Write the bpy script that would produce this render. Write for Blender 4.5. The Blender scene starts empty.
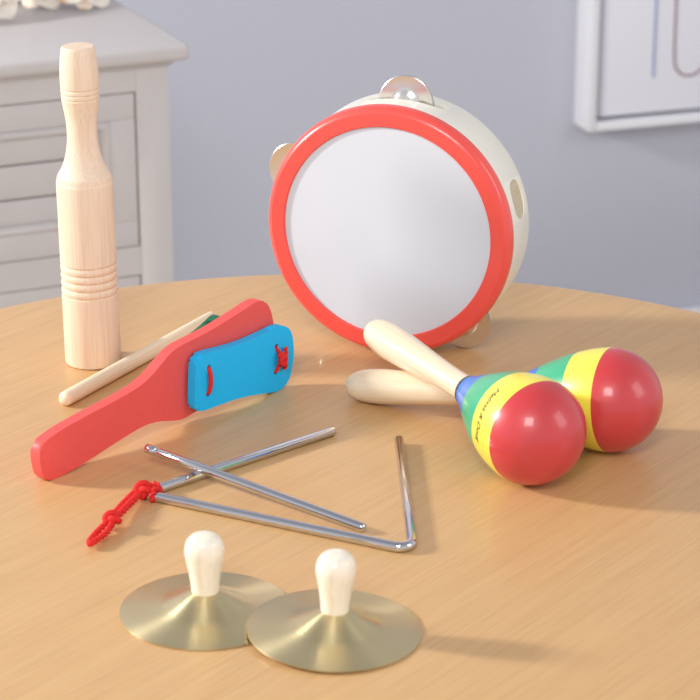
import bpy, bmesh, math, random
from mathutils import Vector, Matrix, noise as mnoise
R = math.radians
PI = math.pi
S = bpy.context.scene
COL = S.collection
TZ = 0.74                                   # table-top height above the floor

# ------------------------------------------------------------------ helpers
def lin(r, g, b):
    f = lambda c: c/12.92 if c <= .04045 else ((c+.055)/1.055)**2.4
    return (f(r/255), f(g/255), f(b/255), 1)

def new_mat(name, rough=.5, col=None, **kw):
    m = bpy.data.materials.new(name); m.use_nodes = True
    b = m.node_tree.nodes['Principled BSDF']
    if col: b.inputs['Base Color'].default_value = col
    b.inputs['Roughness'].default_value = rough
    for k, v in kw.items(): b.inputs[k].default_value = v
    return m, m.node_tree, b

def nd(nt, typ, **kw):
    n = nt.nodes.new(typ)
    for k, v in kw.items(): setattr(n, k, v)
    return n

def ramp(nt, stops, interp='LINEAR'):
    r = nd(nt, 'ShaderNodeValToRGB'); cr = r.color_ramp; cr.interpolation = interp
    while len(cr.elements) < len(stops): cr.elements.new(.5)
    for e, (p, c) in zip(cr.elements, stops): e.position = p; e.color = c
    return r

def wood_mat(name, light, dark, scale, rough, rot=(0, 0, 0), coat=0, bump=.05, pores=.25):
    """fine straight grain running along local X after the rotation"""
    m, nt, b = new_mat(name, rough)
    tc = nd(nt, 'ShaderNodeTexCoord'); mp = nd(nt, 'ShaderNodeMapping')
    mp.inputs['Rotation'].default_value = rot
    nt.links.new(tc.outputs['Object'], mp.inputs['Vector'])
    mp2 = nd(nt, 'ShaderNodeMapping'); mp2.inputs['Scale'].default_value = scale
    nt.links.new(mp.outputs[0], mp2.inputs[0])
    n1 = nd(nt, 'ShaderNodeTexNoise'); n1.inputs['Scale'].default_value = 1; n1.inputs['Detail'].default_value = 5
    n1.inputs['Roughness'].default_value = .6
    nt.links.new(mp2.outputs[0], n1.inputs['Vector'])
    mp3 = nd(nt, 'ShaderNodeMapping'); mp3.inputs['Scale'].default_value = tuple(s*k for s, k in zip(scale, (2.2, 6, 6)))
    nt.links.new(mp.outputs[0], mp3.inputs[0])
    n2 = nd(nt, 'ShaderNodeTexNoise'); n2.inputs['Scale'].default_value = 1; n2.inputs['Detail'].default_value = 2
    nt.links.new(mp3.outputs[0], n2.inputs['Vector'])
    r1 = ramp(nt, [(.32, light), (.68, dark)])
    nt.links.new(n1.outputs['Fac'], r1.inputs[0])
    r2 = ramp(nt, [(.36, (1-pores, 1-pores*1.1, 1-pores*1.2, 1)), (.5, (1, 1, 1, 1))])
    nt.links.new(n2.outputs['Fac'], r2.inputs[0])
    mx = nd(nt, 'ShaderNodeMix', data_type='RGBA', blend_type='MULTIPLY'); mx.inputs[0].default_value = 1
    nt.links.new(r1.outputs[0], mx.inputs[6]); nt.links.new(r2.outputs[0], mx.inputs[7])
    nt.links.new(mx.outputs[2], b.inputs['Base Color'])
    bp = nd(nt, 'ShaderNodeBump'); bp.inputs['Strength'].default_value = bump; bp.inputs['Distance'].default_value = .0005
    nt.links.new(n2.outputs['Fac'], bp.inputs['Height']); nt.links.new(bp.outputs[0], b.inputs['Normal'])
    b.inputs['Coat Weight'].default_value = coat; b.inputs['Coat Roughness'].default_value = .08
    return m

def paint_mat(name, col, rough, scale=120, bump=.08, coat=0, var=.06):
    m, nt, b = new_mat(name, rough, col)
    tc = nd(nt, 'ShaderNodeTexCoord')
    n = nd(nt, 'ShaderNodeTexNoise'); n.inputs['Scale'].default_value = scale; n.inputs['Detail'].default_value = 3
    nt.links.new(tc.outputs['Object'], n.inputs['Vector'])
    d = tuple(c*(1-var) for c in col[:3])+(1,)
    r = ramp(nt, [(.3, d), (.7, col)])
    nt.links.new(n.outputs['Fac'], r.inputs[0]); nt.links.new(r.outputs[0], b.inputs['Base Color'])
    bp = nd(nt, 'ShaderNodeBump'); bp.inputs['Strength'].default_value = bump; bp.inputs['Distance'].default_value = .0005
    nt.links.new(n.outputs['Fac'], bp.inputs['Height']); nt.links.new(bp.outputs[0], b.inputs['Normal'])
    b.inputs['Coat Weight'].default_value = coat; b.inputs['Coat Roughness'].default_value = .06
    return m

def obj(name, bm, mat, parent=None, smooth=True, angle=40, mw=None):
    bmesh.ops.recalc_face_normals(bm, faces=bm.faces)
    me = bpy.data.meshes.new(name); bm.to_mesh(me); bm.free()
    me.materials.append(mat)
    if smooth:
        me.shade_smooth()
        me.set_sharp_from_angle(angle=R(angle))
    o = bpy.data.objects.new(name, me); COL.objects.link(o)
    if parent: o.parent = parent
    if mw is not None: o.matrix_local = mw
    return o

def tag(o, label=None, cat=None, group=None, kind=None):
    if label: o['label'] = label
    if cat: o['category'] = cat
    if group: o['group'] = group
    if kind: o['kind'] = kind
    return o

def thing(name, mw, label, cat, group=None):
    o = bpy.data.objects.new(name, None); COL.objects.link(o)
    o.empty_display_size = .02; o.matrix_world = mw
    return tag(o, label, cat, group)

def axes(x, y, z, loc):
    x, y, z = Vector(x).normalized(), Vector(y).normalized(), Vector(z).normalized()
    m = Matrix((x, y, z)).transposed().to_4x4(); m.translation = Vector(loc); return m

def along(z, loc, up=(0, 0, 1)):
    """local Z along z, local X horizontal"""
    z = Vector(z).normalized(); x = Vector(up).cross(z).normalized(); y = z.cross(x)
    return axes(x, y, z, loc)

def catmull(pts, n, closed=False):
    out = []; N = len(pts)
    segs = N if closed else N-1
    g = lambda i: Vector(pts[i % N]) if closed else Vector(pts[max(0, min(N-1, i))])
    for i in range(segs):
        p0, p1, p2, p3 = g(i-1), g(i), g(i+1), g(i+2)
        for k in range(n):
            t = k/n
            out.append(.5*((2*p1)+(-p0+p2)*t+(2*p0-5*p1+4*p2-p3)*t*t+(-p0+3*p1-3*p2+p3)*t**3))
    if not closed: out.append(Vector(pts[-1]))
    return out

def lathe(prof, seg=64, closed=False, bm=None):
    """prof: (r, z) pairs, turned about local Z; closed = the profile is a loop (ring)"""
    bm = bm or bmesh.new(); rings = []
    for r, z in prof:
        if r < 1e-6: rings.append([bm.verts.new((0, 0, z))])
        else: rings.append([bm.verts.new((r*math.cos(2*PI*i/seg), r*math.sin(2*PI*i/seg), z)) for i in range(seg)])
    prs = list(zip(rings, rings[1:]+rings[:1])) if closed else list(zip(rings, rings[1:]))
    for a, b in prs:
        for i in range(seg):
            j = (i+1) % seg
            if len(a) == 1 and len(b) == 1: continue
            if len(a) == 1: bm.faces.new((a[0], b[i], b[j]))
            elif len(b) == 1: bm.faces.new((a[i], b[0], a[j]))
            else: bm.faces.new((a[i], b[i], b[j], a[j]))
    return bm

def fillet(pts, rads, n=6):
    """polyline with rounded corners"""
    out = [Vector(pts[0])]
    for i in range(1, len(pts)-1):
        p, a, b = Vector(pts[i]), Vector(pts[i-1]), Vector(pts[i+1])
        da, db = (a-p).normalized(), (b-p).normalized(); rad = rads[i-1]
        ang = da.angle(db); d = rad/math.tan(ang/2)
        c = p+(da+db).normalized()*(rad/math.sin(ang/2))
        s, e = (p+da*d-c), (p+db*d-c); tot = s.angle(e)
        q = (e-s*(e.dot(s)/s.dot(s))).normalized()*rad
        for k in range(n+1):
            f = tot*k/n
            out.append(c+s*math.cos(f)+q*math.sin(f))
    out.append(Vector(pts[-1]))
    return out

def tube(pts, rad, seg=12, closed=False, bm=None, cap=True, round_end=0):
    bm = bm or bmesh.new(); pts = [Vector(p) for p in pts]; N = len(pts)
    rads = list(rad) if hasattr(rad, '__len__') else [rad]*N
    tang = []
    for i in range(N):
        a = pts[(i-1) % N] if closed else pts[max(0, i-1)]
        b = pts[(i+1) % N] if closed else pts[min(N-1, i+1)]
        tang.append((b-a).normalized())
    nrm = tang[0].orthogonal().normalized(); rings = []
    for i in range(N):
        nrm = (nrm-tang[i]*nrm.dot(tang[i])).normalized(); bi = tang[i].cross(nrm)
        rings.append([bm.verts.new(pts[i]+rads[i]*(nrm*math.cos(2*PI*k/seg)+bi*math.sin(2*PI*k/seg))) for k in range(seg)])
    M = N if closed else N-1
    for i in range(M):
        a, b = rings[i], rings[(i+1) % N]
        off = 0
        if closed and i == N-1:
            off = min(range(seg), key=lambda s: (a[0].co-b[s].co).length)
        for k in range(seg):
            bm.faces.new((a[k], a[(k+1) % seg], b[(k+1+off) % seg], b[(k+off) % seg]))
    if cap and not closed:
        for rg, i, s in ((rings[0], 0, -1), (rings[-1], N-1, 1)):
            prev = rg
            if round_end:
                for q in (.35, .7, .92):
                    h = rads[i]*q*round_end; w = math.sqrt(1-q*q)
                    nr = [bm.verts.new(pts[i]+s*tang[i]*h+(v.co-pts[i])*w) for v in rg]
                    for k in range(seg): bm.faces.new((prev[k], prev[(k+1) % seg], nr[(k+1) % seg], nr[k]))
                    prev = nr
            bm.faces.new(prev)
    return bm

def rope(pts, R_, pitch, strands=3, bm=None, seg=7, fine=None):
    """twisted cord of several strands along a path"""
    bm = bm or bmesh.new(); pts = [Vector(p) for p in pts]
    L = sum((b-a).length for a, b in zip(pts, pts[1:]))
    n = max(12, int(L/pitch*9)); cum = [0]
    for a, b in zip(pts, pts[1:]): cum.append(cum[-1]+(b-a).length)
    res = []; j = 0
    for i in range(n+1):
        d = L*i/n
        while j < len(pts)-2 and cum[j+1] < d: j += 1
        t = (d-cum[j])/max(1e-9, cum[j+1]-cum[j]); res.append(pts[j].lerp(pts[j+1], t))
    tang = [(res[min(n, i+1)]-res[max(0, i-1)]).normalized() for i in range(n+1)]
    nrm = tang[0].orthogonal().normalized(); fr = []
    for i in range(n+1):
        nrm = (nrm-tang[i]*nrm.dot(tang[i])).normalized(); fr.append((nrm.copy(), tang[i].cross(nrm)))
    for s in range(strands):
        pth = []
        for i in range(n+1):
            a = 2*PI*(s/strands)+2*PI*L*i/n/pitch
            pth.append(res[i]+R_*.5*(fr[i][0]*math.cos(a)+fr[i][1]*math.sin(a)))
        tube(pth, R_*.56, seg, bm=bm, round_end=1)
    return bm

def box(bm, x0, x1, y0, y1, z0, z1, bev=0, seg=2):
    vs = [bm.verts.new((x, y, z)) for x in (x0, x1) for y in (y0, y1) for z in (z0, z1)]
    fs = [bm.faces.new([vs[i] for i in q]) for q in ((0, 1, 3, 2), (4, 6, 7, 5), (0, 4, 5, 1), (2, 3, 7, 6), (0, 2, 6, 4), (1, 5, 7, 3))]
    if bev:
        es = list({e for f in fs for e in f.edges})
        bmesh.ops.bevel(bm, geom=es, offset=bev, segments=seg, affect='EDGES', profile=.5)
    return bm

def slab(outline, z0, z1, bev, seg=3):
    """closed 2D outline given thickness along local Z with rounded rims"""
    bm = bmesh.new()
    a = [bm.verts.new((p[0], p[1], z0)) for p in outline]; b = [bm.verts.new((p[0], p[1], z1)) for p in outline]
    n = len(a); f0 = bm.faces.new(a[::-1]); f1 = bm.faces.new(b)
    for i in range(n): bm.faces.new((a[i], a[(i+1) % n], b[(i+1) % n], b[i]))
    bmesh.ops.bevel(bm, geom=list(f0.edges)+list(f1.edges), offset=bev, segments=seg, affect='EDGES', profile=.5)
    return bm

def cut(o, cutters):
    """boolean difference, applied; the cutters are removed again"""
    for c in cutters:
        md = o.modifiers.new('cut', 'BOOLEAN'); md.operation = 'DIFFERENCE'; md.object = c; md.solver = 'EXACT'
    bpy.context.view_layer.update()
    dg = bpy.context.evaluated_depsgraph_get()
    me = bpy.data.meshes.new_from_object(o.evaluated_get(dg))
    o.modifiers.clear(); o.data = me
    for c in cutters: bpy.data.objects.remove(c)
    me.set_sharp_from_angle(angle=R(35))
    return o

# ------------------------------------------------------------------ materials
M = {}
M['table'] = wood_mat('table_veneer', lin(213, 171, 118), lin(207, 163, 110), (9, 190, 60), .38, rot=(0, 0, R(-52)), coat=.10, bump=.05, pores=.09)
M['beech'] = wood_mat('bare_beech', lin(240, 217, 192), lin(233, 205, 176), (14, 190, 190), .55, rot=(0, R(90), 0), bump=.08, pores=.08)
M['dowel'] = wood_mat('dowel_wood', lin(246, 230, 200), lin(236, 213, 178), (10, 260, 260), .5, bump=.06, pores=.10)
M['tan'] = wood_mat('raw_tan_wood', lin(214, 200, 172), lin(196, 180, 150), (900, 900, 40), .6, pores=.1)
M['lacquer'] = wood_mat('lacquered_maple', lin(246, 228, 198), lin(238, 214, 178), (12, 160, 160), .3, rot=(0, R(90), 0), coat=.6, bump=.03, pores=.06)
M['knob'] = wood_mat('pale_maple', lin(250, 240, 222), lin(244, 230, 205), (18, 190, 190), .35, rot=(0, R(90), 0), coat=.4, bump=.03, pores=.05)
M['cream'] = paint_mat('cream_lacquer', lin(252, 247, 230), .35, 60, .03, coat=.2, var=.02)
M['rim_red'] = paint_mat('glossy_red_plastic', lin(247, 86, 76), .3, 40, .02, coat=.3, var=.03)
M['skin'] = paint_mat('white_drum_skin', lin(217, 222, 230), .32, 25, .03, coat=.15, var=.02)
M['red'] = paint_mat('satin_red_paint', lin(240, 88, 83), .5, 260, .10, var=.05)
M['blue'] = paint_mat('satin_blue_paint', (0, .52, .98, 1), .55, 260, .06, var=.04)
M['green'] = paint_mat('satin_green_paint', lin(24, 104, 70), .45, 260, .06)
M['cord'] = paint_mat('red_cord', lin(236, 34, 28), .75, 900, .5, var=.25)
M['hole'] = paint_mat('dark_hole_lining', lin(40, 40, 60), .8)
M['cabinet'] = paint_mat('greige_paint', lin(206, 200, 197), .5, 35, .03, var=.03)
M['drawer_knob'] = paint_mat('grey_knob_paint', lin(128, 122, 120), .7)  # plain warm grey paint of the drawer knobs
M['white'] = paint_mat('white_trim_paint', lin(236, 236, 240), .45, 30, .02, var=.02)
M['canvas'] = paint_mat('white_canvas', lin(234, 234, 242), .75, 900, .1, var=.02)
M['line_blue'] = paint_mat('blue_ink', lin(132, 150, 196), .7)
M['line_brown'] = paint_mat('brown_ink', lin(136, 104, 104), .7)
M['wall'] = paint_mat('lavender_grey_wall', lin(197, 199, 210), .7, 90, .04, var=.02)
M['floor'] = wood_mat('floor_boards', lin(214, 200, 184), lin(200, 184, 166), (2, 30, 30), .45)
M['petal'] = paint_mat('cream_petal', lin(246, 236, 222), .6, 45, .2, var=.08)
for n_ in M['petal'].node_tree.nodes:
    if n_.type == 'VALTORGB': n_.color_ramp.elements[0].color = lin(242, 196, 150); n_.color_ramp.elements[0].position = .34; n_.color_ramp.elements[1].position = .46
M['peach'] = paint_mat('peach_stamens', lin(238, 176, 124), .7, 200, .3, var=.3)
M['twig'] = paint_mat('dark_twig', lin(70, 50, 46), .7, 60, .4, var=.4)
M['ink'] = paint_mat('black_ink', lin(30, 28, 30), .5)

m, nt, b = new_mat('chrome_steel', .07, (.66, .67, .71, 1), Metallic=1.0)
n = nd(nt, 'ShaderNodeTexNoise'); n.inputs['Scale'].default_value = 300
r_ = ramp(nt, [(.3, (.04,)*3+(1,)), (.7, (.08,)*3+(1,))]); nt.links.new(n.outputs['Fac'], r_.inputs[0]); nt.links.new(r_.outputs[0], b.inputs['Roughness'])
M['chrome'] = m
m, nt, b = new_mat('nickel_jingle', .2, (.80, .78, .74, 1), Metallic=1.0)
n = nd(nt, 'ShaderNodeTexNoise'); n.inputs['Scale'].default_value = 200
r_ = ramp(nt, [(.3, (.15,)*3+(1,)), (.7, (.26,)*3+(1,))]); nt.links.new(n.outputs['Fac'], r_.inputs[0]); nt.links.new(r_.outputs[0], b.inputs['Roughness'])
M['nickel'] = m
# brushed brass: brush marks run round the disc
m, nt, b = new_mat('brushed_brass', .34, lin(228, 211, 164), Metallic=1.0)
b.inputs['Anisotropic'].default_value = .85; b.inputs['Anisotropic Rotation'].default_value = .25
tg = nd(nt, 'ShaderNodeTangent', direction_type='RADIAL', axis='Z'); nt.links.new(tg.outputs[0], b.inputs['Tangent'])
tc = nd(nt, 'ShaderNodeTexCoord'); sx = nd(nt, 'ShaderNodeVectorMath', operation='LENGTH')
mp = nd(nt, 'ShaderNodeMapping'); mp.inputs['Scale'].default_value = (1, 1, 0)
nt.links.new(tc.outputs['Object'], mp.inputs[0]); nt.links.new(mp.outputs[0], sx.inputs[0])
n = nd(nt, 'ShaderNodeTexNoise', noise_dimensions='1D'); n.inputs['Scale'].default_value = 2600; n.inputs['Detail'].default_value = 2
nt.links.new(sx.outputs['Value'], n.inputs['W'])
r_ = ramp(nt, [(.3, (.28,)*3+(1,)), (.7, (.42,)*3+(1,))]); nt.links.new(n.outputs['Fac'], r_.inputs[0]); nt.links.new(r_.outputs[0], b.inputs['Roughness'])
M['brass'] = m
# maraca head: painted bands along the axis
def bands_mat(L, stops):
    m, nt, b = new_mat('banded_gloss_paint', .38)
    tc = nd(nt, 'ShaderNodeTexCoord'); sp = nd(nt, 'ShaderNodeSeparateXYZ'); nt.links.new(tc.outputs['Object'], sp.inputs[0])
    mr = nd(nt, 'ShaderNodeMath', operation='DIVIDE'); mr.inputs[1].default_value = L; nt.links.new(sp.outputs['Z'], mr.inputs[0])
    r = ramp(nt, [(p/L, c) for p, c in stops], 'CONSTANT'); nt.links.new(mr.outputs[0], r.inputs[0])
    nt.links.new(r.outputs[0], b.inputs['Base Color'])
    n = nd(nt, 'ShaderNodeTexNoise'); n.inputs['Scale'].default_value = 45; nt.links.new(tc.outputs['Object'], n.inputs['Vector'])
    bp = nd(nt, 'ShaderNodeBump'); bp.inputs['Strength'].default_value = .05; bp.inputs['Distance'].default_value = .001
    nt.links.new(n.outputs['Fac'], bp.inputs['Height']); nt.links.new(bp.outputs[0], b.inputs['Normal'])
    b.inputs['Coat Weight'].default_value = .5; b.inputs['Coat Roughness'].default_value = .12
    return m
BL, GR, YE, RE = lin(26, 116, 214), lin(52, 176, 126), lin(244, 226, 84), lin(204, 60, 64)
BK = lin(20, 22, 30)
M['bands'] = bands_mat(.2, [(0, BK), (.1088, BL), (.1270, GR), (.1505, YE), (.1713, RE)])
M['bands_rear'] = bands_mat(.2, [(0, BK), (.1088, BL), (.1270, GR), (.1490, YE), (.1680, RE)])

# ------------------------------------------------------------------ setting
WY = R(19); we = Vector((math.cos(WY), math.sin(WY), 0)); wn = Vector((math.sin(WY), -math.cos(WY), 0))
W0 = Vector((.4824, 3.1452, 0))
wall_m = axes(we, -wn, (0, 0, 1), W0)
tag(obj('wall_back', box(bmesh.new(), -2.6, 1.9, 0, .1, 0, 2.6), M['wall'], smooth=False, mw=wall_m), kind='structure')
tag(obj('baseboard_back', box(bmesh.new(), -2.6, 1.9, -.014, 0, 0, .14, .004), M['white'], mw=wall_m), kind='structure')
tag(obj('floor', box(bmesh.new(), -3, 3, -.6, 4.6, -.1, 0), M['floor'], smooth=False), kind='structure')

# ------------------------------------------------------------------ table
TC = Vector((-.0063, 1.1305, 0)); TR = .3835
t = thing('round_table', Matrix.Translation(TC), 'round light wood pedestal table under all the toy instruments', 'table')
prof = [(0, TZ-.026), (TR-.01, TZ-.026)]
prof += [(TR-.009+.009*math.cos(a), TZ-.013+.013*math.sin(a)) for a in [R(-90+k*15) for k in range(13)]]
prof += [(TR-.02, TZ), (0, TZ)]
obj('tabletop', lathe(prof, 160), M['table'], t, angle=30)
obj('pedestal', lathe([(0, .03), (.05, .03), (.045, .06), (.03, .12), (.028, .4), (.034, .62), (.05, .69), (.12, TZ-.026), (0, TZ-.026)], 48), M['table'], t)
obj('base', lathe([(0, 0), (.2, 0), (.205, .008), (.2, .018), (.06, .034), (0, .034)], 64), M['table'], t)

# ------------------------------------------------------------------ cabinet behind the table
CY = R(23.5); ce = Vector((math.cos(CY), math.sin(CY), 0)); cn = Vector((math.sin(CY), -math.cos(CY), 0))
K = Vector((-.1536, 2.1866, 0))+ce*(-.0152)-cn*.015
cab = thing('cabinet', axes(ce, -cn, (0, 0, 1), (K.x, K.y, 0)), 'greige painted drawer cabinet behind the table, flowers on its top', 'cabinet')
CW, CD = .42, .42
bm = bmesh.new(); box(bm, -CW, 0, .0181, CD, .0, TZ-.0165)
box(bm, -.033, 0, -.0, .02, 0, TZ-.0165, .0012); box(bm, -CW, -CW+.033, -.0, .02, 0, TZ-.0165, .0012)
zs = [(TZ-.0465, TZ-.199), (TZ-.2300, TZ-.3825), (TZ-.4135, TZ-.566)]
box(bm, -CW+.033, -.033, 0, .02, TZ-.0465+.0015, TZ-.0165)
box(bm, -CW+.033, -.033, 0, .02, zs[1][0]+.0015, zs[0][1]-.0005)
box(bm, -CW+.033, -.033, 0, .02, zs[2][0]+.0015, zs[1][1]-.0005)
box(bm, -CW+.033, -.033, 0, .02, 0, zs[2][1]-.0005)
obj('carcass', bm, M['cabinet'], cab, angle=30)
bm = bmesh.new(); box(bm, -CW-.015, .0180, -.0165, CD, TZ-.0165, TZ, .0060, 4); box(bm, -CW-.004, .004, -.004, CD, TZ-.0220, TZ-.0165, .002)
obj('cabinet_top', bm, M['cabinet'], cab, angle=30)
for z1, z0 in zs:
    x0, x1 = -CW+.0345, -.0345
    bm = bmesh.new()
    fr = .0255
    y = .0012
    # frame of the drawer front round a sunk field of boards, with a raised bead between them
    box(bm, x0, x1, y, .018, z1-fr, z1, .0008); box(bm, x0, x1, y, .018, z0, z0+fr, .0008)
    box(bm, x0, x0+fr, y, .018, z0+fr, z1-fr, .0008); box(bm, x1-fr, x1, y, .018, z0+fr, z1-fr, .0008)
    d = obj('drawer', bm, M['cabinet'], cab, angle=30)
    bm = bmesh.new()
    a0, a1, b0, b1 = x0+fr, x1-fr, z0+fr, z1-fr; w = .0085
    prf = [(0, 0), (.0015, -.0022), (.004, -.0030), (.0065, -.0012), (w, .003)]
    loops = []
    for k, dy in prf:
        loops.append([bm.verts.new(p) for p in ((a0+k, y+dy, b0+k), (a1-k, y+dy, b0+k), (a1-k, y+dy, b1-k), (a0+k, y+dy, b1-k))])
    for la, lb in zip(loops, loops[1:]):
        for i in range(4): bm.faces.new((la[i], la[(i+1) % 4], lb[(i+1) % 4], lb[i]))
    obj('bead_moulding', bm, M['cabinet'], d, angle=50)
    bm = bmesh.new(); hgt = (b1-b0)/3
    for i in range(3): box(bm, a0+w*.6, a1-w*.6, y+.004, .016, b0+hgt*i+.0007, b0+hgt*(i+1)-.0007, .0016, 2)
    obj('field_boards', bm, M['cabinet'], d, angle=30)
    bm = lathe([(0, 0), (.006, 0), (.005, .012), (.012, .018), (.013, .024), (.008, .028), (0, .029)], 32)
    obj('knob', bm, M['drawer_knob'], d, mw=Matrix.Translation(((x0+x1)/2, y+.004, (z0+z1)/2)) @ Matrix.Rotation(R(90), 4, 'X'))

# ------------------------------------------------------------------ picture on the wall
pw, ph, dp, th, gap = .52, .66, .050, .0115, .0065
pl, pb = -.1912, .424-.0015
pic = thing('framed_picture', wall_m @ Matrix.Translation((pl, 0, pb)), 'white framed canvas with thin blue and brown line drawing on back wall', 'picture')
bm = bmesh.new()
for q in ((0, th, 0, ph), (pw-th, pw, 0, ph)): box(bm, q[0], q[1], -dp, 0, q[2], q[3], .001)
for q in ((0, th), (ph-th, ph)): box(bm, th, pw-th, -dp, 0, q[0], q[1], .001)
box(bm, th, pw-th, -.008, -.001, th, ph-th)
obj('frame', bm, M['white'], pic, angle=30)
cv = obj('canvas', box(bmesh.new(), th+gap, pw-th-gap, -dp+.004, -.008, th+gap, ph-th-gap, .002), M['canvas'], pic, angle=30)
def line(pts, mat):
    """thin drawn line lying on the canvas"""
    pts = [Vector((p[0]-pl, -dp+.0036, p[1]+TZ-pb)) for p in pts]
    obj('drawn_line', tube(pts, .0013, 8, round_end=1), mat, cv)
line([(-.0980, -.2500), (-.0990, .05)], M['line_blue'])
line(catmull([(-.0700, .05), (-.0690, -.15), (-.0680, -.225), (-.063, -.243), (-.052, -.2515), (-.0375, -.2515), (-.026, -.243), (-.020, -.225), (-.019, -.10), (.03, -.02), (.1, .0)], 8), M['line_brown'])

# ------------------------------------------------------------------ blossoms on the cabinet
def blossom(loc, rad, tilt, rz, seed, label):
    rnd = random.Random(seed)
    o = thing('blossom', Matrix.Translation(loc) @ Matrix.Rotation(rz, 4, 'Z') @ Matrix.Rotation(tilt, 4, 'X'), label, 'flower', 'cream blossoms on the cabinet')
    for ring, (cnt, rr, rise) in enumerate(((7, 1, .15), (6, .82, .42), (5, .6, .62))):
        for k in range(cnt):
            bm = bmesh.new(); a = 2*PI*k/cnt+ring*.45+rnd.uniform(-.08, .08); L = rad*rr*rnd.uniform(.92, 1.05); wv = rnd.uniform(0, 6)
            U, V = 10, 10; g = []
            for i in range(U+1):
                u = i/U; row = []
                for j in range(V+1):
                    v = j/V*2-1; wd = .52*L*math.sin(PI*min(1, .10+.72*u))**.8
                    x = L*(u-.12*v*v*u*u); yv = wd*v
                    z = rad*.30+L*(rise*u*1.1-.35*u*u*u+.16*v*v*u+.04*u*u*math.sin(4*v+wv))
                    row.append(bm.verts.new((x*math.cos(a)-yv*math.sin(a), x*math.sin(a)+yv*math.cos(a), z)))
                g.append(row)
            for i in range(U):
                for j in range(V): bm.faces.new((g[i][j], g[i+1][j], g[i+1][j+1], g[i][j+1]))
            pt = obj('petal', bm, M['petal'], o, angle=80)
            md = pt.modifiers.new('thickness', 'SOLIDIFY'); md.thickness = .0008; md.offset = 0
    bm = bmesh.new()
    for k in range(26):
        a = rnd.uniform(0, 6.28); q = rad*.2*math.sqrt(rnd.random()); h = rad*rnd.uniform(.75, .98)
        tube([(q*.4*math.cos(a), q*.4*math.sin(a), rad*.25), (q*math.cos(a), q*math.sin(a), h*.8), (q*1.3*math.cos(a), q*1.3*math.sin(a), h)], [.0008, .0008, .0024], 6, bm=bm, round_end=1)
    obj('stamens', bm, M['peach'], o)
    obj('calyx', lathe([(0, .02*rad), (.12*rad, .06*rad), (.2*rad, .22*rad), (.16*rad, .34*rad), (0, .36*rad)], 20), M['twig'], o)
    return o
blossom((-.362, 2.288, TZ+.021), .038, R(38), R(20), 3, 'cream blossom cut by the left edge, nearest the cabinet front')
blossom((-.312, 2.360, TZ+.0175), .034, R(40), R(-10), 5, 'cream blossom in the middle, right beside the dark twig')
blossom((-.272, 2.352, TZ+.0165), .031, R(42), R(30), 8, 'rightmost cream blossom lying on the greige cabinet top')
tw = obj('twig', tube(catmull([(-.375, 2.372, TZ+.006), (-.345, 2.365, TZ+.0065), (-.322, 2.392, TZ+.006), (-.30, 2.425, TZ+.0065), (-.26, 2.44, TZ+.006)], 6), .0056, 10, round_end=1), M['twig'])
tag(tw, 'dark brown twig lying between cream blossoms on the cabinet', 'twig')

# ------------------------------------------------------------------ tone block (turned wooden cylinder)
prof = [(0, 0), (.0155, 0), (.0167, .0008), (.0170, .002), (.0170, .0439)]
zc = [.0415, .0462, .0509, .0556]
prof += [(.0160, .0444)]
for i in range(4):
    z0 = .0446+i*.0047
    for k in range(1, 7): prof.append((.0160+.0010*math.sin(PI*k/7)**.6, z0+.0047*k/7))
    prof.append((.0157, z0+.0047))
prof += [(.0160, .0638), (.0169, .0644), (.0169, .075), (.0168, .095), (.0169, .1125), (.0168, .1140), (.0164, .1148)]
prof += [tuple(p) for p in catmull([(.0165, .1150), (.0160, .1176), (.0146, .1202), (.0125, .1240), (.0106, .1300), (.0092, .1375), (.0089, .1440), (.0092, .1510), (.0101, .1575), (.0109, .1625)], 5)]
prof += [(.0112, .1640), (.0106, .1646), (.0112, .1653), (.0113, .1668), (.0107, .1675), (.0113, .1682), (.0113, .1697), (.0107, .1704), (.0113, .1711)]
prof += [tuple(p) for p in catmull([(.0114, .1730), (.0114, .1780), (.0111, .1840), (.0105, .1900), (.0099, .1940)], 4)]
prof += [(.0096, .1950), (.0091, .1955), (0, .1955)]
blk = obj('wooden_tone_block', lathe(prof, 72), M['beech'], angle=32, mw=Matrix.Translation((-.1563, 1.339, TZ+.0001)) @ Matrix.Rotation(R(-.5), 4, 'Y'))
tag(blk, 'tall turned natural wood tone block standing upright at the left', 'tone block')

# ------------------------------------------------------------------ stick
a, e = Vector((-.1664, 1.2625, TZ+.0046)), Vector((-.0862, 1.4065, TZ+.0046))
L = (e-a).length
mw = axes((e-a), Vector((0, 0, 1)).cross(e-a), (0, 0, 1), a)
st = obj('wooden_stick', tube([(.004, 0, 0), (L*.3, 0, 0), (L*.7, 0, 0), (L-.004, 0, 0)], .0045, 20, round_end=.9), M['dowel'], mw=mw)
tag(st, 'pale wooden dowel stick lying between the tone block and red clapper', 'stick')

# ------------------------------------------------------------------ tambourine
yaw, tilt = -.3489, 0
tn = Vector((math.sin(yaw)*math.cos(tilt), -math.cos(yaw)*math.cos(tilt), math.sin(tilt)))
tu = Vector((math.cos(yaw), math.sin(yaw), 0)); tv = tn.cross(tu)
tam = thing('tambourine', axes(tu, tv, tn, (.0215, 1.3490, TZ+.0784)), 'small tambourine with red rim and white skin standing on its edge', 'tambourine')
obj('drum_skin', lathe([(0, -.0014), (.04, -.0014), (.0660, -.0014), (.0660, -.0026), (0, -.0026)], 128), M['skin'], tam, angle=30)
rp = [(.0654, -.0030), (.0654, -.0008), (.0657, -.0001), (.0662, .0001), (.0738, .0001), (.0743, -.0001), (.0752, -.0006), (.0764, -.0018), (.0772, -.0034), (.0776, -.0052), (.0776, -.0086), (.0773, -.0092), (.0760, -.0093), (.0760, -.0030)]
obj('rim_band', lathe(rp, 160, closed=True), M['rim_red'], tam, angle=20)
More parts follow.
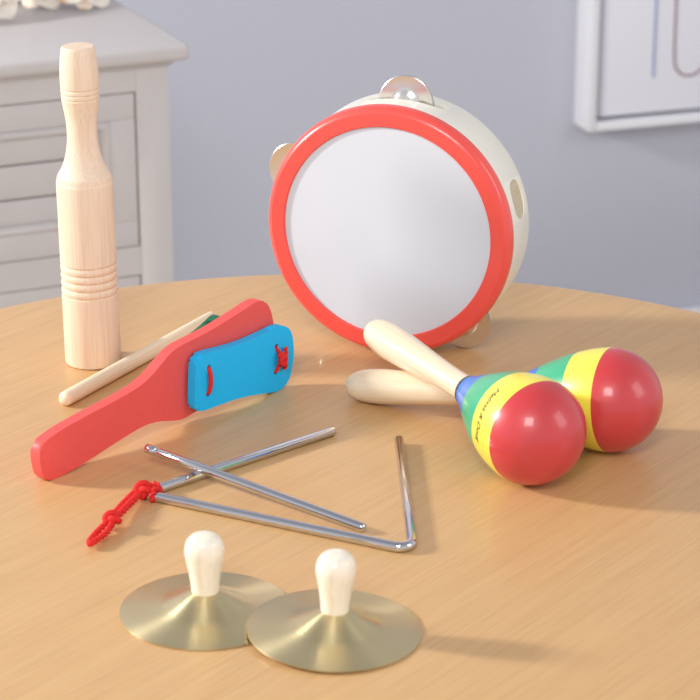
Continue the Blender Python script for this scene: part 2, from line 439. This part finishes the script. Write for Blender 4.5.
fp = [(.0712, -.0032), (.0768, -.0032), (.0768, -.0440), (.0762, -.0455), (.0718, -.0455), (.0712, -.0445)]
fr = obj('wooden_frame', lathe(fp, 160, closed=True), M['cream'], tam, angle=50)
bpy.context.view_layer.update()
cutters = []
def oblong(hw, hh, depth0, depth1, ang, zc):
    """cutter: stadium / ellipse through the frame wall; local X = radial out"""
    pts = [Vector((hw*math.copysign(abs(math.cos(q))**.8, math.cos(q)), hh*math.copysign(abs(math.sin(q))**.8, math.sin(q)))) for q in [2*PI*k/40 for k in range(40)]]
    bm = bmesh.new(); A = [bm.verts.new((depth0, p.x, p.y)) for p in pts]; B = [bm.verts.new((depth1, p.x, p.y)) for p in pts]
    bm.faces.new(A[::-1]); bm.faces.new(B)
    for i in range(40): bm.faces.new((A[i], A[(i+1) % 40], B[(i+1) % 40], B[i]))
    o = obj('cutter', bm, M['cream'], smooth=False)
    o.matrix_world = tam.matrix_world @ Matrix.Rotation(ang, 4, 'Z') @ Matrix.Translation((0, 0, zc)); return o
JA = [R(88), R(160), R(232), R(304)]
for ja in JA: cutters.append(oblong(.0245, .0038, .060, .085, ja, -.0290))
cutters.append(oblong(.0118, .0100, .0740, .085, R(16), -.0285))
cut(fr, cutters)
inl = oblong(.0117, .0099, .0735, .0757, R(16), -.0285); inl.name = 'oval_inlay'; inl['label'] = 'tan oval inlay'
mwi = tam.matrix_world.inverted() @ inl.matrix_world; inl.parent = tam; inl.matrix_local = mwi
inl.data.materials.clear(); inl.data.materials.append(M['tan'])
fr.data.materials.clear(); fr.data.materials.append(M['cream'])
jp_ = 1.02
jp = [(0, .0030), (.0035, .0030), (.0060, .0024), (.0078, .0012), (.0092, .0008), (.0099, .0008), (.0150, .0010), (.0168, .0012), (.0173, .0009), (.0172, .0005), (.0150, .0002), (.0092, 0), (.0080, .0004), (.0060, .0017), (.0035, .0022), (0, .0022)]
jme = None
for ja in JA:
    base = Matrix.Rotation(ja, 4, 'Z') @ Matrix.Translation((.0736, 0, -.0290))
    for s in (1, -1):
        mw = base @ Matrix.Translation((0, 0, s*.0004)) @ Matrix.Rotation(R(2.2*s), 4, 'Y') @ (Matrix.Rotation(PI, 4, 'X') if s < 0 else Matrix.Identity(4))
        if jme is None:
            j = obj('jingle', lathe(jp, 48), M['nickel'], tam, angle=22, mw=mw); jme = j.data
        else:
            j = bpy.data.objects.new('jingle', jme); COL.objects.link(j); j.parent = tam; j.matrix_local = mw
    obj('pin', tube([(0, 0, -.0075), (0, 0, .0075)], .0009, 8), M['nickel'], tam, mw=base)

# ------------------------------------------------------------------ clapper
cy = R(50.2); e1 = Vector((math.cos(cy), math.sin(cy), 0)); n1 = Vector((math.sin(cy), -math.cos(cy), 0))
O = Vector((-.1650, 1.1520, TZ))          # foot of the handle end
ctl = R(7.6)
ax = e1*math.cos(ctl)+Vector((0, 0, 1))*math.sin(ctl); ay = n1.cross(ax)*-1
if ay.z < 0: ay = -ay
cl = thing('clapper', axes(ax, ax.cross(ay).cross(ax), ax.cross(ay), O+Vector((0, 0, .0112))), 'red wooden hand clapper with blue plate, standing on its edge', 'clapper')
half = [(0, .0), (.0004, .0055), (.0022, .0098), (.006, .0118), (.014, .0129), (.024, .0132), (.038, .0130), (.052, .0124), (.068, .0120), (.080, .0126), (.090, .0152), (.098, .0186), (.105, .0212), (.112, .0222), (.122, .0218), (.140, .0212), (.162, .0220), (.174, .0227), (.181, .0218), (.186, .0184), (.1890, .0112), (.1900, 0)]
out = half+[(x, -y) for x, y in half[-2:0:-1]]
out = [p for p in catmull([(x, y, 0) for x, y in out], 4, closed=True)]
obj('paddle', slab(out, -.0072, 0, .0014), M['red'], cl, angle=45)
ph_ = [(0, 0), (.0002, .0110), (.0012, .0145), (.0040, .0165), (.0100, .0172), (.022, .0168), (.036, .0166), (.050, .0176), (.063, .0192), (.070, .0200), (.0755, .0192), (.0800, .0165), (.0828, .0120), (.0843, .0060), (.0848, 0)]
po = ph_+[(x, -y) for x, y in ph_[-2:0:-1]]
po = [p for p in catmull([(x, y, 0) for x, y in po], 4, closed=True)]
def plate(mat, label, z0, z1, mw):
    o = obj('sounding_plate', slab(po, z0, z1, .0013), mat, cl, angle=45, mw=mw)
    o['label'] = label
    cs = []
    for x, yv in ((.0110, .0078), (.0110, -.0078), (.0690, .0080), (.0690, -.0076)):
        c = obj('cutter', lathe([(0, -.02), (.0017, -.02), (.0017, .02), (0, .02)], 16), mat)
        bpy.context.view_layer.update()
        c.matrix_world = o.matrix_world @ Matrix.Translation((x, yv, 0)); cs.append(c)
    cut(o, cs); return o
bl_m = Matrix.Translation((.1140, -.0012, 0)) @ Matrix.Rotation(R(-11.5), 4, 'Z')
bp_ = plate(M['blue'], 'blue plate', .0012, .0068, bl_m)
gr_m = Matrix.Translation((.1100, -.0003, 0)) @ Matrix.Rotation(R(1.7), 4, 'Z') @ Matrix.Diagonal((.62, 1, 1, 1))
plate(M['green'], 'green plate', -.0138, -.0082, gr_m)
bm = tube(catmull([(.0110, .0078, .0030), (.0110, .0074, .0062), (.0112, .0050, .0078), (.0114, 0, .0083), (.0113, -.005, .0078), (.0110, -.0074, .0062), (.0110, -.0078, .0030)], 6), .0013, 10)
obj('cord', bm, M['cord'], cl, mw=bl_m)
bm = rope(catmull([(.0690, .0080, .003), (.0690, .0074, .0065), (.0698, .0050, .0080), (.0704, .0015, .0086), (.0704, -.0015, .0086), (.0698, -.0048, .0080), (.0690, -.0070, .0065), (.0690, -.0076, .003)], 4), .0013, .006, 2)
tube(catmull([(.0694, .0030, .0090), (.0712, .0034, .0105), (.0730, .0012, .0106), (.0722, -.0020, .0108), (.0698, -.0018, .0110), (.0692, .0010, .0108), (.0710, .0026, .0114)], 6), .0015, 8, bm=bm, round_end=1)
rope(catmull([(.0712, .0010, .0104), (.0735, .0024, .0100), (.0752, .0048, .0090), (.0748, .0062, .0086)], 5), .0014, .006, 2, bm=bm)
rope(catmull([(.0712, -.0004, .0104), (.0734, -.0022, .0100), (.0750, -.0046, .0090), (.0744, -.0062, .0086)], 5), .0014, .006, 2, bm=bm)
obj('knotted_cord', bm, M['cord'], cl, mw=bl_m)

# ------------------------------------------------------------------ triangle and its beater
rr = .0027
A_, B_, C_, D_ = Vector((-.1095, 1.1345, 0)), Vector((-.0096, 1.2210, 0)), Vector((.0314, 1.0650, 0)), Vector((.0273, 1.2079, 0))
tri = thing('triangle_chime', Matrix.Translation((-.02, 1.14, TZ)), 'bent chrome triangle with red cord loop lying on the table', 'triangle')
sh = Vector((.02, -1.14, rr))
pts = fillet([B_+sh, A_+sh, C_+sh, D_+sh], (.0040, .0062), 8)
obj('rod', tube(pts, rr, 20, round_end=.35), M['chrome'], tri, angle=50)
c0 = A_+sh
bm = bmesh.new()
# loop round the bend, braided tail, knot and end loop
d1, d2 = (B_-A_).normalized(), (C_-A_).normalized(); dm = (d1+d2).normalized()
for dd, off in ((d2, .0062), (d1, .0040), (d1, .0072)):
    cpt = c0+dm*.0015+dd*off; sd = Vector((0, 0, 1)).cross(dd)
    rope([cpt+(sd*math.cos(q)+Vector((0, 0, 1))*max(-.8, math.sin(q)))*.0036 for q in [2*PI*k/20 for k in range(21)]], .0016, .006, 2, bm=bm)
tail0 = c0+dm*.002+Vector((0, 0, .003))
kn = Vector((-.1217, 1.0954, TZ+.0058))-tri.location; en = Vector((-.1300, 1.0735, TZ+.0035))-tri.location
side = Vector((0, 0, 1)).cross((kn-tail0).normalized())
# knot at the bend
def knot(c, rad, seed, n_=44):
    rnd = random.Random(seed); u = (kn-tail0).normalized(); v = Vector((0, 0, 1)); p = []
    for k in range(n_):
        q = 2*PI*k/n_*3; w = 2*PI*k/n_*2
        p.append(c+rad*((.62+.38*math.cos(q))*(side*math.cos(w)+v*math.sin(w)*.9)+u*.75*math.sin(q)))
    tube(p+[p[0]], rad*.46, 8, bm=bm)
knot(c0+dm*.0006+Vector((0, 0, .0020)), .0040, 1)
p1 = c0-dm*.002+Vector((0, 0, .0012))
rope(catmull([p1+side*.0014, p1.lerp(kn, .5)+side*.0016+Vector((0, 0, .0004)), kn+side*.001], 6), .0021, .0085, 2, bm=bm)
rope(catmull([p1-side*.0014, p1.lerp(kn, .5)-side*.0016, kn-side*.001], 6), .0021, .0085, 2, bm=bm)
knot(kn, .0037, 2)
rope(catmull([kn+side*.0010, kn.lerp(en, .5)+side*.0024-Vector((0, 0, .001)), en+side*.0012], 6), .0018, .006, 2, bm=bm)
rope(catmull([kn-side*.0010, kn.lerp(en, .5)-side*.0024-Vector((0, 0, .001)), en-side*.0012], 6), .0018, .006, 2, bm=bm)
tube(catmull([en+side*.0012, en+(en-kn).normalized()*.002, en-side*.0012], 5), .0017, 8, bm=bm)
for v in bm.verts: v.co.z = max(v.co.z, .0004)
obj('cord', bm, M['cord'], tri, angle=60)['label'] = 'red knotted cord'

a, e = Vector((-.1106, 1.1768, TZ+.0109)), Vector((.0078, 1.0908, TZ+.0028))
L = (e-a).length; z = (e-a).normalized()
pr = [(0, 0), (.0021, 0), (.0026, .0005), (.0026, .0062), (.0024, .0066), (.0017, .0070), (.0017, .0084), (.0024, .0088), (.0026, .0092), (.0026, .05), (.0026, L-.0022), (.0023, L-.0010), (.0013, L-.0002), (0, L)]
be = obj('triangle_beater', lathe(pr, 24), M['chrome'], angle=50, mw=along(z, a))
tag(be, 'straight chrome beater rod resting across one side of the triangle', 'beater')

# ------------------------------------------------------------------ finger cymbals
def cymbal():
    pl_ = [(0, .0116), (.0040, .0113), (.0080, .0101), (.0130, .0076), (.0180, .0050), (.0198, .0042), (.0215, .0034), (.0260, .0026), (.0330, .0017), (.0400, .0009), (.0410, .0006), (.0409, .0001), (.0404, .0), (.033, .0008), (.026, .0017), (.0215, .0025), (.0180, .0040), (.013, .0066), (.006, .0098), (0, .0106)]
    plm = lathe(pl_, 128)
    kp = [(r, z+.0022) for r, z in [(0, .0078), (.0062, .0078), (.0066, .0086)]+[tuple(p) for p in catmull([(.0067, .0092), (.0069, .0120), (.0078, .0188), (.0089, .0246), (.0095, .0284), (.0093, .0316), (.0082, .0347), (.0060, .0369), (.0030, .0379), (0, .0381)], 5)]]
    return plm, lathe(kp, 48)
c1 = thing('finger_cymbal', Matrix.Translation((-.0686, 1.0037, TZ+.0002)), 'left brushed brass finger cymbal, partly under the other one', 'cymbal', 'brass finger cymbals')
a, b_ = cymbal()
p_ = obj('plate', a, M['brass'], c1, angle=40); k_ = obj('knob_handle', b_, M['knob'], c1, angle=50)
lean = Matrix.Rotation(R(1.95), 4, Vector((.33, .94, 0)))
c2 = c1.copy(); COL.objects.link(c2); c2.matrix_world = Matrix.Translation((-.0074, .9812, TZ+.0016)) @ lean
c2['label'] = 'front brushed brass finger cymbal, overlapping the rim of the other'
for s in (p_, k_):
    q = s.copy(); COL.objects.link(q); q.parent = c2

# ------------------------------------------------------------------ maracas
hp = [(0, 0), (.0034, .0008), (.0066, .0036), (.0089, .0085), (.0101, .0160), (.0105, .0260), (.0100, .0400), (.0091, .0550), (.0082, .0720), (.0076, .0900), (.0076, .1062)]
bp0 = [(.0088, .1062), (.0093, .1075), (.0097, .1090), (.0110, .1130), (.0139, .1190), (.0172, .1260), (.0208, .1340), (.0243, .1430), (.0272, .1530), (.0288, .1610), (.0295, .1680)]
hprof = [tuple(p) for p in catmull(hp, 5)]+[(0, .1062)]
bprof = [(0, .1060), (.0082, .1060)]+[tuple(p) for p in catmull(bp0, 5)]+[(.0295*math.cos(R(q)), .1680+.0295*math.sin(R(q))) for q in range(5, 90, 5)]+[(0, .1975)]
def rad_at(zz):
    for (r0, z0), (r1, z1) in zip(bprof[2:], bprof[3:]):
        if z0 <= zz <= z1: return r0+(r1-r0)*(zz-z0)/max(1e-9, z1-z0)
    return .0295
def maraca(tip, ball, label, bands, size=1):
    tip, ball = Vector(tip), Vector(ball)
    o = thing('maraca', along(ball-tip, tip) @ Matrix.Scale(size, 4), label, 'maraca', 'striped maracas')
    obj('handle', lathe(hprof, 48), M['lacquer'], o, angle=50)
    h = obj('shaker_head', lathe(bprof, 96), M[bands], o, angle=50)
    return o, h
m1, h1 = maraca((.0118, 1.3020, TZ+.0342), (.0965, 1.1568, TZ+.0297), 'front striped maraca, its handle propped over the other handle', 'bands')
m2, h2 = maraca((-.0018, 1.2786, TZ+.0082), (.1452, 1.2006, TZ+.0296), 'rear striped maraca, its handle lying flat under the front one', 'bands_rear', .984)
# printed script on the yellow band of the front maraca
cu = bpy.data.curves.new('script', 'FONT'); cu.body = 'Melissa & Doug'; cu.size = .0050; cu.shear = .35; cu.space_character = .95
cu.resolution_u = 3; cu.align_x = 'CENTER'
tmp = bpy.data.objects.new('script', cu); COL.objects.link(tmp); bpy.context.view_layer.update()
me = bpy.data.meshes.new_from_object(tmp.evaluated_get(bpy.context.evaluated_depsgraph_get())); bpy.data.objects.remove(tmp)
bm = bmesh.new(); bm.from_mesh(me)
bmesh.ops.triangulate(bm, faces=bm.faces[:]); bmesh.ops.subdivide_edges(bm, edges=[x for x in bm.edges if x.calc_length() > .0015], cuts=1)
TA, TZL, SGN = R(155), .1580, 1
for v in bm.verts:
    zz = TZL+v.co.y; r = rad_at(zz)+.00012; an = TA+SGN*v.co.x/.0265
    v.co = Vector((r*math.cos(an), r*math.sin(an), zz))
obj('script_lettering', bm, M['ink'], h1, smooth=False)

# ------------------------------------------------------------------ light
def area(name, loc, target, size, power, col=(1, 1, 1), size_y=None):
    l = bpy.data.lights.new(name, 'AREA'); l.energy = power; l.color = col; l.size = size
    if size_y: l.shape = 'RECTANGLE'; l.size_y = size_y
    o = bpy.data.objects.new(name, l); COL.objects.link(o)
    o.location = loc; o.rotation_euler = (Vector(target)-Vector(loc)).to_track_quat('-Z', 'Y').to_euler(); return o
area('window_light', (-2.0, 1.42, TZ+.86), (0, 1.2, TZ), .18, 46, (1, .985, .965), .26)
area('front_light', (-.25, -.6, TZ+1.5), (0, 1.3, TZ), .7, 19, (1, 1, 1))
area('side_light', (2.2, .4, TZ+1.2), (0, 1.2, TZ), .9, 10, (.95, .97, 1), 1.2)
w = bpy.data.worlds.new('room_air'); S.world = w; w.use_nodes = True
nt = w.node_tree; bg = nt.nodes['Background']
tc = nd(nt, 'ShaderNodeTexCoord'); sp = nd(nt, 'ShaderNodeSeparateXYZ'); nt.links.new(tc.outputs['Generated'], sp.inputs[0])
r_ = ramp(nt, [(0, (.6, .6, .62, 1)), (.5, (1.0, 1.0, 1.06, 1)), (.72, (.80, .81, .86, 1)), (1, (.38, .39, .43, 1))])
ma = nd(nt, 'ShaderNodeMath', operation='MULTIPLY_ADD'); ma.inputs[1].default_value = .5; ma.inputs[2].default_value = .5
nt.links.new(sp.outputs['Z'], ma.inputs[0]); nt.links.new(ma.outputs[0], r_.inputs[0]); nt.links.new(r_.outputs[0], bg.inputs['Color'])
bg.inputs['Strength'].default_value = .71

# ------------------------------------------------------------------ camera
cd = bpy.data.cameras.new('camera'); cam = bpy.data.objects.new('camera', cd); COL.objects.link(cam)
cd.sensor_width = 36; cd.lens = 2350/700*36
cam.location = (0, 0, TZ+.5078); cam.rotation_euler = (R(90-20.5), 0, 0)
cd.clip_start = .05; cd.dof.use_dof = True; cd.dof.focus_distance = 1.36; cd.dof.aperture_fstop = 20
S.camera = cam
vs = S.view_settings; vs.view_transform = 'Standard'; vs.look = 'None'; vs.gamma = 1; vs.use_curve_mapping = False; vs.exposure = .14
